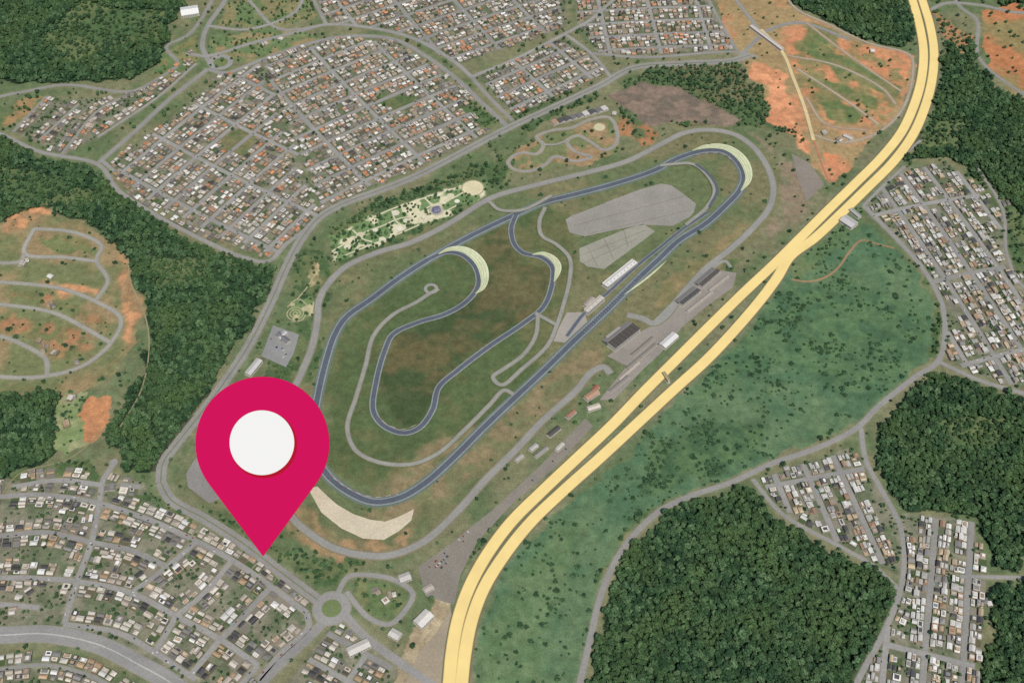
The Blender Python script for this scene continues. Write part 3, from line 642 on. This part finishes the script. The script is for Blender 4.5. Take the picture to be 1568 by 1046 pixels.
# ---------------------------------------------------------------- ground finalise
vg=(verge*(0.35+.5*n2))[...,None]; vz=C((142,136,114)); ground=ground*(1-vg*.6)+vz*vg*.6
ground*=1.14
xs=np.concatenate([[-60000,-20000,-6000,-2600],gx,[2600,6000,20000,60000]]); ys=np.concatenate([[-60000,-15000,-3000,200],gy,[4200,6500,20000,60000]])
Xa,Ya=np.meshgrid(xs,ys); nx,ny=len(xs),len(ys)
V=np.stack([Xa.ravel(),Ya.ravel(),np.zeros(nx*ny)],1).astype(np.float32)
ii,jj=np.meshgrid(np.arange(nx-1),np.arange(ny-1)); b=(jj*nx+ii).ravel()
Fq=np.stack([b,b+1,b+nx+1,b+nx],1).astype(np.int32)
me=bpy.data.meshes.new('ground'); me.vertices.add(len(V)); me.vertices.foreach_set('co',V.ravel()); me.loops.add(Fq.size); me.loops.foreach_set('vertex_index',Fq.ravel())
me.polygons.add(len(Fq)); me.polygons.foreach_set('loop_start',np.arange(0,Fq.size,4,dtype=np.int32)); me.polygons.foreach_set('loop_total',np.full(len(Fq),4,dtype=np.int32)); me.update()
ca=me.color_attributes.new('Col','FLOAT_COLOR','POINT'); colf=np.ones((ny,nx,4),np.float32); colf[...,:3]=C((70,92,60)); colf[4:-4,4:-4,:3]=ground
ca.data.foreach_set('color',colf.ravel()); me.materials.append(MG)
go=bpy.data.objects.new('ground',me); sc.collection.objects.link(go)
# ---------------------------------------------------------------- tree prototypes
import bmesh
def tree_proto(name,mat,seed,R=5.5,ht=9,lobes=8,bush=False):
    r=random.Random(seed); bm=bmesh.new()
    def frus(p0,p1,r0,r1,n=6):
        d=Vector(p1)-Vector(p0); q=d.to_track_quat('Z','Y'); a=[];b_=[]
        for i in range(n):
            t=2*math.pi*i/n; v=q@Vector((math.cos(t),math.sin(t),0)); a.append(bm.verts.new(Vector(p0)+v*r0)); b_.append(bm.verts.new(Vector(p1)+v*r1))
        for i in range(n):
            f=bm.faces.new((a[i],a[(i+1)%n],b_[(i+1)%n],b_[i])); f.material_index=1
    if not bush: frus((0,0,0),(0,0,ht*.62),.5,.3)
    for k in range(lobes):
        t=2*math.pi*k/lobes+r.uniform(-.4,.4); rr=R*r.uniform(.3,.75) if k else 0; z=ht*r.uniform(.5,.85)-rr*.2 if not bush else R*.3
        if not k: z=ht*.85 if not bush else R*.42
        c=Vector((math.cos(t)*rr,math.sin(t)*rr,z)); lr=R*r.uniform(.28,.5)
        if not bush: frus((0,0,ht*.4),c,.22,.1,4)
        g=bmesh.ops.create_icosphere(bm,subdivisions=2,radius=lr)
        for v in g['verts']:
            v.co*=r.uniform(.7,1.24); v.co.z*=.85; v.co+=c
        for m_ in range(18):
            dv=Vector((r.gauss(0,1),r.gauss(0,1),abs(r.gauss(0,1))*.9+.1)).normalized(); p=c+dv*lr*r.uniform(.95,1.35); s=r.uniform(.35,.9)
            q=Vector((r.gauss(0,1),r.gauss(0,1),r.gauss(0,1)+.8)).to_track_quat('Z','Y')
            vs=[bm.verts.new(p+q@Vector((x*s,y*s,0))) for x,y in((-1,-.6),(1,-.6),(.7,.8),(-.6,.9))]; bm.faces.new(vs)
    me=bpy.data.meshes.new(name); bm.to_mesh(me); bm.free(); me.materials.append(mat); me.materials.append(MT)
    return bpy.data.objects.new(name,me)
def coll(name,obs):
    c=bpy.data.collections.new(name)
    for o in obs: c.objects.link(o)
    return c
CT=coll('tree_kinds',[tree_proto('broadleaf_tree_%d'%i,MF,i,R=[5.4,6.0,4.8,6.8,5.2][i],ht=[10,13,9,15,11][i],lobes=[8,9,7,10,8][i]) for i in range(5)])
CB=coll('shrub_kinds',[tree_proto('shrub_%d'%i,MF2,20+i,R=4.6,lobes=6,bush=True) for i in range(4)])
def scatter(name,pts,rot,scl,idx,col):
    me=bpy.data.meshes.new(name); me.vertices.add(len(pts)); me.vertices.foreach_set('co',np.asarray(pts,np.float32).ravel())
    for nme,ty,d in(('rot','FLOAT',rot),('scl','FLOAT',scl),('idx','INT',idx)):
        a=me.attributes.new(nme,ty,'POINT'); a.data.foreach_set('value',np.asarray(d,np.int32 if ty=='INT' else np.float32))
    o=bpy.data.objects.new(name,me); sc.collection.objects.link(o)
    ng=bpy.data.node_groups.new(name+'_gn','GeometryNodeTree'); ng.interface.new_socket('Geometry',in_out='INPUT',socket_type='NodeSocketGeometry'); ng.interface.new_socket('Geometry',in_out='OUTPUT',socket_type='NodeSocketGeometry')
    N=ng.nodes; gi=N.new('NodeGroupInput'); go_=N.new('NodeGroupOutput'); ip=N.new('GeometryNodeInstanceOnPoints'); ci=N.new('GeometryNodeCollectionInfo')
    ci.inputs['Collection'].default_value=col; ci.inputs['Separate Children'].default_value=True; ci.inputs['Reset Children'].default_value=True; ip.inputs['Pick Instance'].default_value=True
    def na(nm,ty):
        x=N.new('GeometryNodeInputNamedAttribute'); x.data_type=ty; x.inputs['Name'].default_value=nm; return x.outputs['Attribute']
    cx=N.new('ShaderNodeCombineXYZ'); L=ng.links.new
    L(gi.outputs[0],ip.inputs['Points']); L(ci.outputs[0],ip.inputs['Instance']); L(na('idx','INT'),ip.inputs['Instance Index']); L(na('rot','FLOAT'),cx.inputs[2]); L(cx.outputs[0],ip.inputs['Rotation']); L(na('scl','FLOAT'),ip.inputs['Scale']); L(ip.outputs[0],go_.inputs[0])
    md=o.modifiers.new('instances','NODES'); md.node_group=ng; return o
def sample(sp,seed):
    r=np.random.default_rng(seed); X,Y=np.meshgrid(np.arange(X0+10,X1-10,sp),np.arange(Y0+10,Y1-10,sp)); X=X+r.uniform(-.5,.5,X.shape)*sp; Y=Y+r.uniform(-.5,.5,Y.shape)*sp
    X=X.ravel();Y=Y.ravel(); i=((X-X0)/GS).astype(int); j=((Y-Y0)/GS).astype(int); oi=((X-X0)/OS).astype(int); oj=((Y-Y0)/OS).astype(int)
    return X,Y,tree[j,i],tscl[j,i],occ[oj,oi]|occ[oj,np.clip(oi+2,0,ONX-1)]|occ[oj,np.clip(oi-2,0,ONX-1)],r
X,Y,T,Sx,O,r=sample(8.2,5); cl=fbm(X,Y,60,77)
k=(r.random(X.shape)<T*np.clip(1.5-(cl-.5)*1.6,.6,1))&~O&(Sx>=.95); n=k.sum()
scatter('forest_trees',np.stack([X[k],Y[k],np.zeros(n)],1),r.uniform(0,6.28,n),r.uniform(.62,1.1,n)+r.random(n)**3*.5,r.integers(0,5,n),CT); print('forest',n)
oi=((X-X0)/OS).astype(int); oj=((Y-Y0)/OS).astype(int); O1=occ[oj,oi]
k=(r.random(X.shape)<T*1.4)&~np.where(T==.24,O1,O)&(Sx<.95)&(Sx>.45); n=k.sum()
scatter('garden_trees',np.stack([X[k],Y[k],np.zeros(n)],1),r.uniform(0,6.28,n),Sx[k]*r.uniform(.7,1.5,n),r.integers(0,5,n),CT); print('garden',n)
X,Y,T,Sx,O,r=sample(6.0,9); cl=fbm(X,Y,70,90)
k=(r.random(X.shape)<T*np.clip((cl-.38)*6,0.12,2.2))&~O&(Sx<=.45); n=k.sum()
scatter('meadow_shrubs',np.stack([X[k],Y[k],np.zeros(n)],1),r.uniform(0,6.28,n),r.uniform(.35,.8,n)+r.random(n)**3*.9,r.integers(0,4,n),CB); print('shrubs',n,'houses',nh)
# ---------------------------------------------------------------- cars
def car_proto(i,col):
    mb=MBd(); c=lin(col)
    mb.box(0,0,.35,.95,4.3,1.8,0,c,c); mb.box(-.2,0,.96,1.45,2.3,1.55,0,WIN,c)
    for a in(-1.35,1.35):
        for b_ in(-.85,.85): mb.box(a,b_,0,.34,.62,.2,0,(.02,.02,.02),(.02,.02,.02))
    o=mb.obj('car_%d'%i,MP); sc.collection.objects.unlink(o); return o
CC=coll('car_kinds',[car_proto(i,c) for i,c in enumerate([(215,215,215),(60,62,66),(150,152,155),(140,45,42),(40,60,110)])])
pts=[];rt=[]
for s in flat(G['A']+G['F']+G['B'])+ES:
    a,t,n_=normals(s)
    for i in range(len(a)):
        if random.random()<.10: p=a[i]+n_[i]*random.choice((-2.4,2.4)); pts.append((p[0],p[1],.72)); rt.append(math.atan2(t[i][1],t[i][0]))
for (u0,v0),(u1,v1),rows in [((660,870),(720,815),3),((420,515),(440,545),2),((800,745),(870,680),1)]:
    a=np.array(P(u0,v0)); b_=np.array(P(u1,v1)); L_=math.dist(a,b_); d=(b_-a)/L_; nn=np.array([-d[1],d[0]])
    for rw in range(rows):
        for q in np.arange(0,L_,2.8):
            if random.random()<.16: p=a+d*q+nn*(rw-rows/2)*9; pts.append((p[0],p[1],.35)); rt.append(math.atan2(nn[1],nn[0]))
n=len(pts); scatter('parked_cars',pts,rt,np.ones(n),rng.integers(0,5,n),CC)
# ---------------------------------------------------------------- map pin (large standing marker plate)
tip=Vector((*P(403,852),2.0))
mpp=(tip-Vector((0,0,H))).dot(Vector(cF))/FPX
pin=bpy.data.objects.new('map_pin',None); sc.collection.objects.link(pin); pin.location=tip; pin.rotation_euler=(math.radians(40),0,0)
def pmat(name,c,em=0):
    m=bpy.data.materials.new(name); m.use_nodes=True; b=m.node_tree.nodes['Principled BSDF']; t=m.node_tree
    b.inputs['Roughness'].default_value=.9; b.inputs['Specular IOR Level'].default_value=0.03; n=t.nodes.new('ShaderNodeTexNoise'); n.inputs['Scale'].default_value=.02
    mx=t.nodes.new('ShaderNodeMix'); mx.data_type='RGBA'; c=[x/1.34 for x in lin(c)]; mx.inputs[6].default_value=(*c,1); mx.inputs[7].default_value=(*[x*.98 for x in c],1); t.links.new(n.outputs[0],mx.inputs[0]); t.links.new(mx.outputs[2],b.inputs['Base Color']); return m
def plate(name,out,z0,z1,mat):
    mb=[(x,y,z1) for x,y in out]+[(x,y,z0) for x,y in out]; n=len(out)
    fs=[tuple(range(n)),tuple(range(2*n-1,n-1,-1))]+[(i,n+i,n+(i+1)%n,(i+1)%n) for i in range(n)]
    me=bpy.data.meshes.new(name); me.from_pydata(mb,[],fs); me.materials.append(mat); o=bpy.data.objects.new(name,me); sc.collection.objects.link(o); o.parent=pin
k=mpp
R=102.5*k; D=172.5*k; th=math.acos(R/D)
out=[(0,0)]
for i in range(97):
    a=-math.pi/2+th+ (2*math.pi-2*th)*i/96; out.append((R*math.cos(a)-1*k,D+R*math.sin(a)))
plate('marker_body',out,-2,0,pmat('pin_magenta',(212,20,92)))
circ=lambda r_,cx,cy:[(cx+r_*math.cos(2*math.pi*i/72),cy+r_*math.sin(2*math.pi*i/72)) for i in range(72)]
plate('marker_ring_shadow',circ(51*k,1*k,D-1.5*k),.1,.6,pmat('pin_red_shadow',(180,24,44)))  # dark red border, offset down-right as a painted drop shadow of the disc
plate('marker_disc',circ(49.5*k,-1.5*k,D+1.5*k),.7,1.6,pmat('pin_white',(246,246,244)))
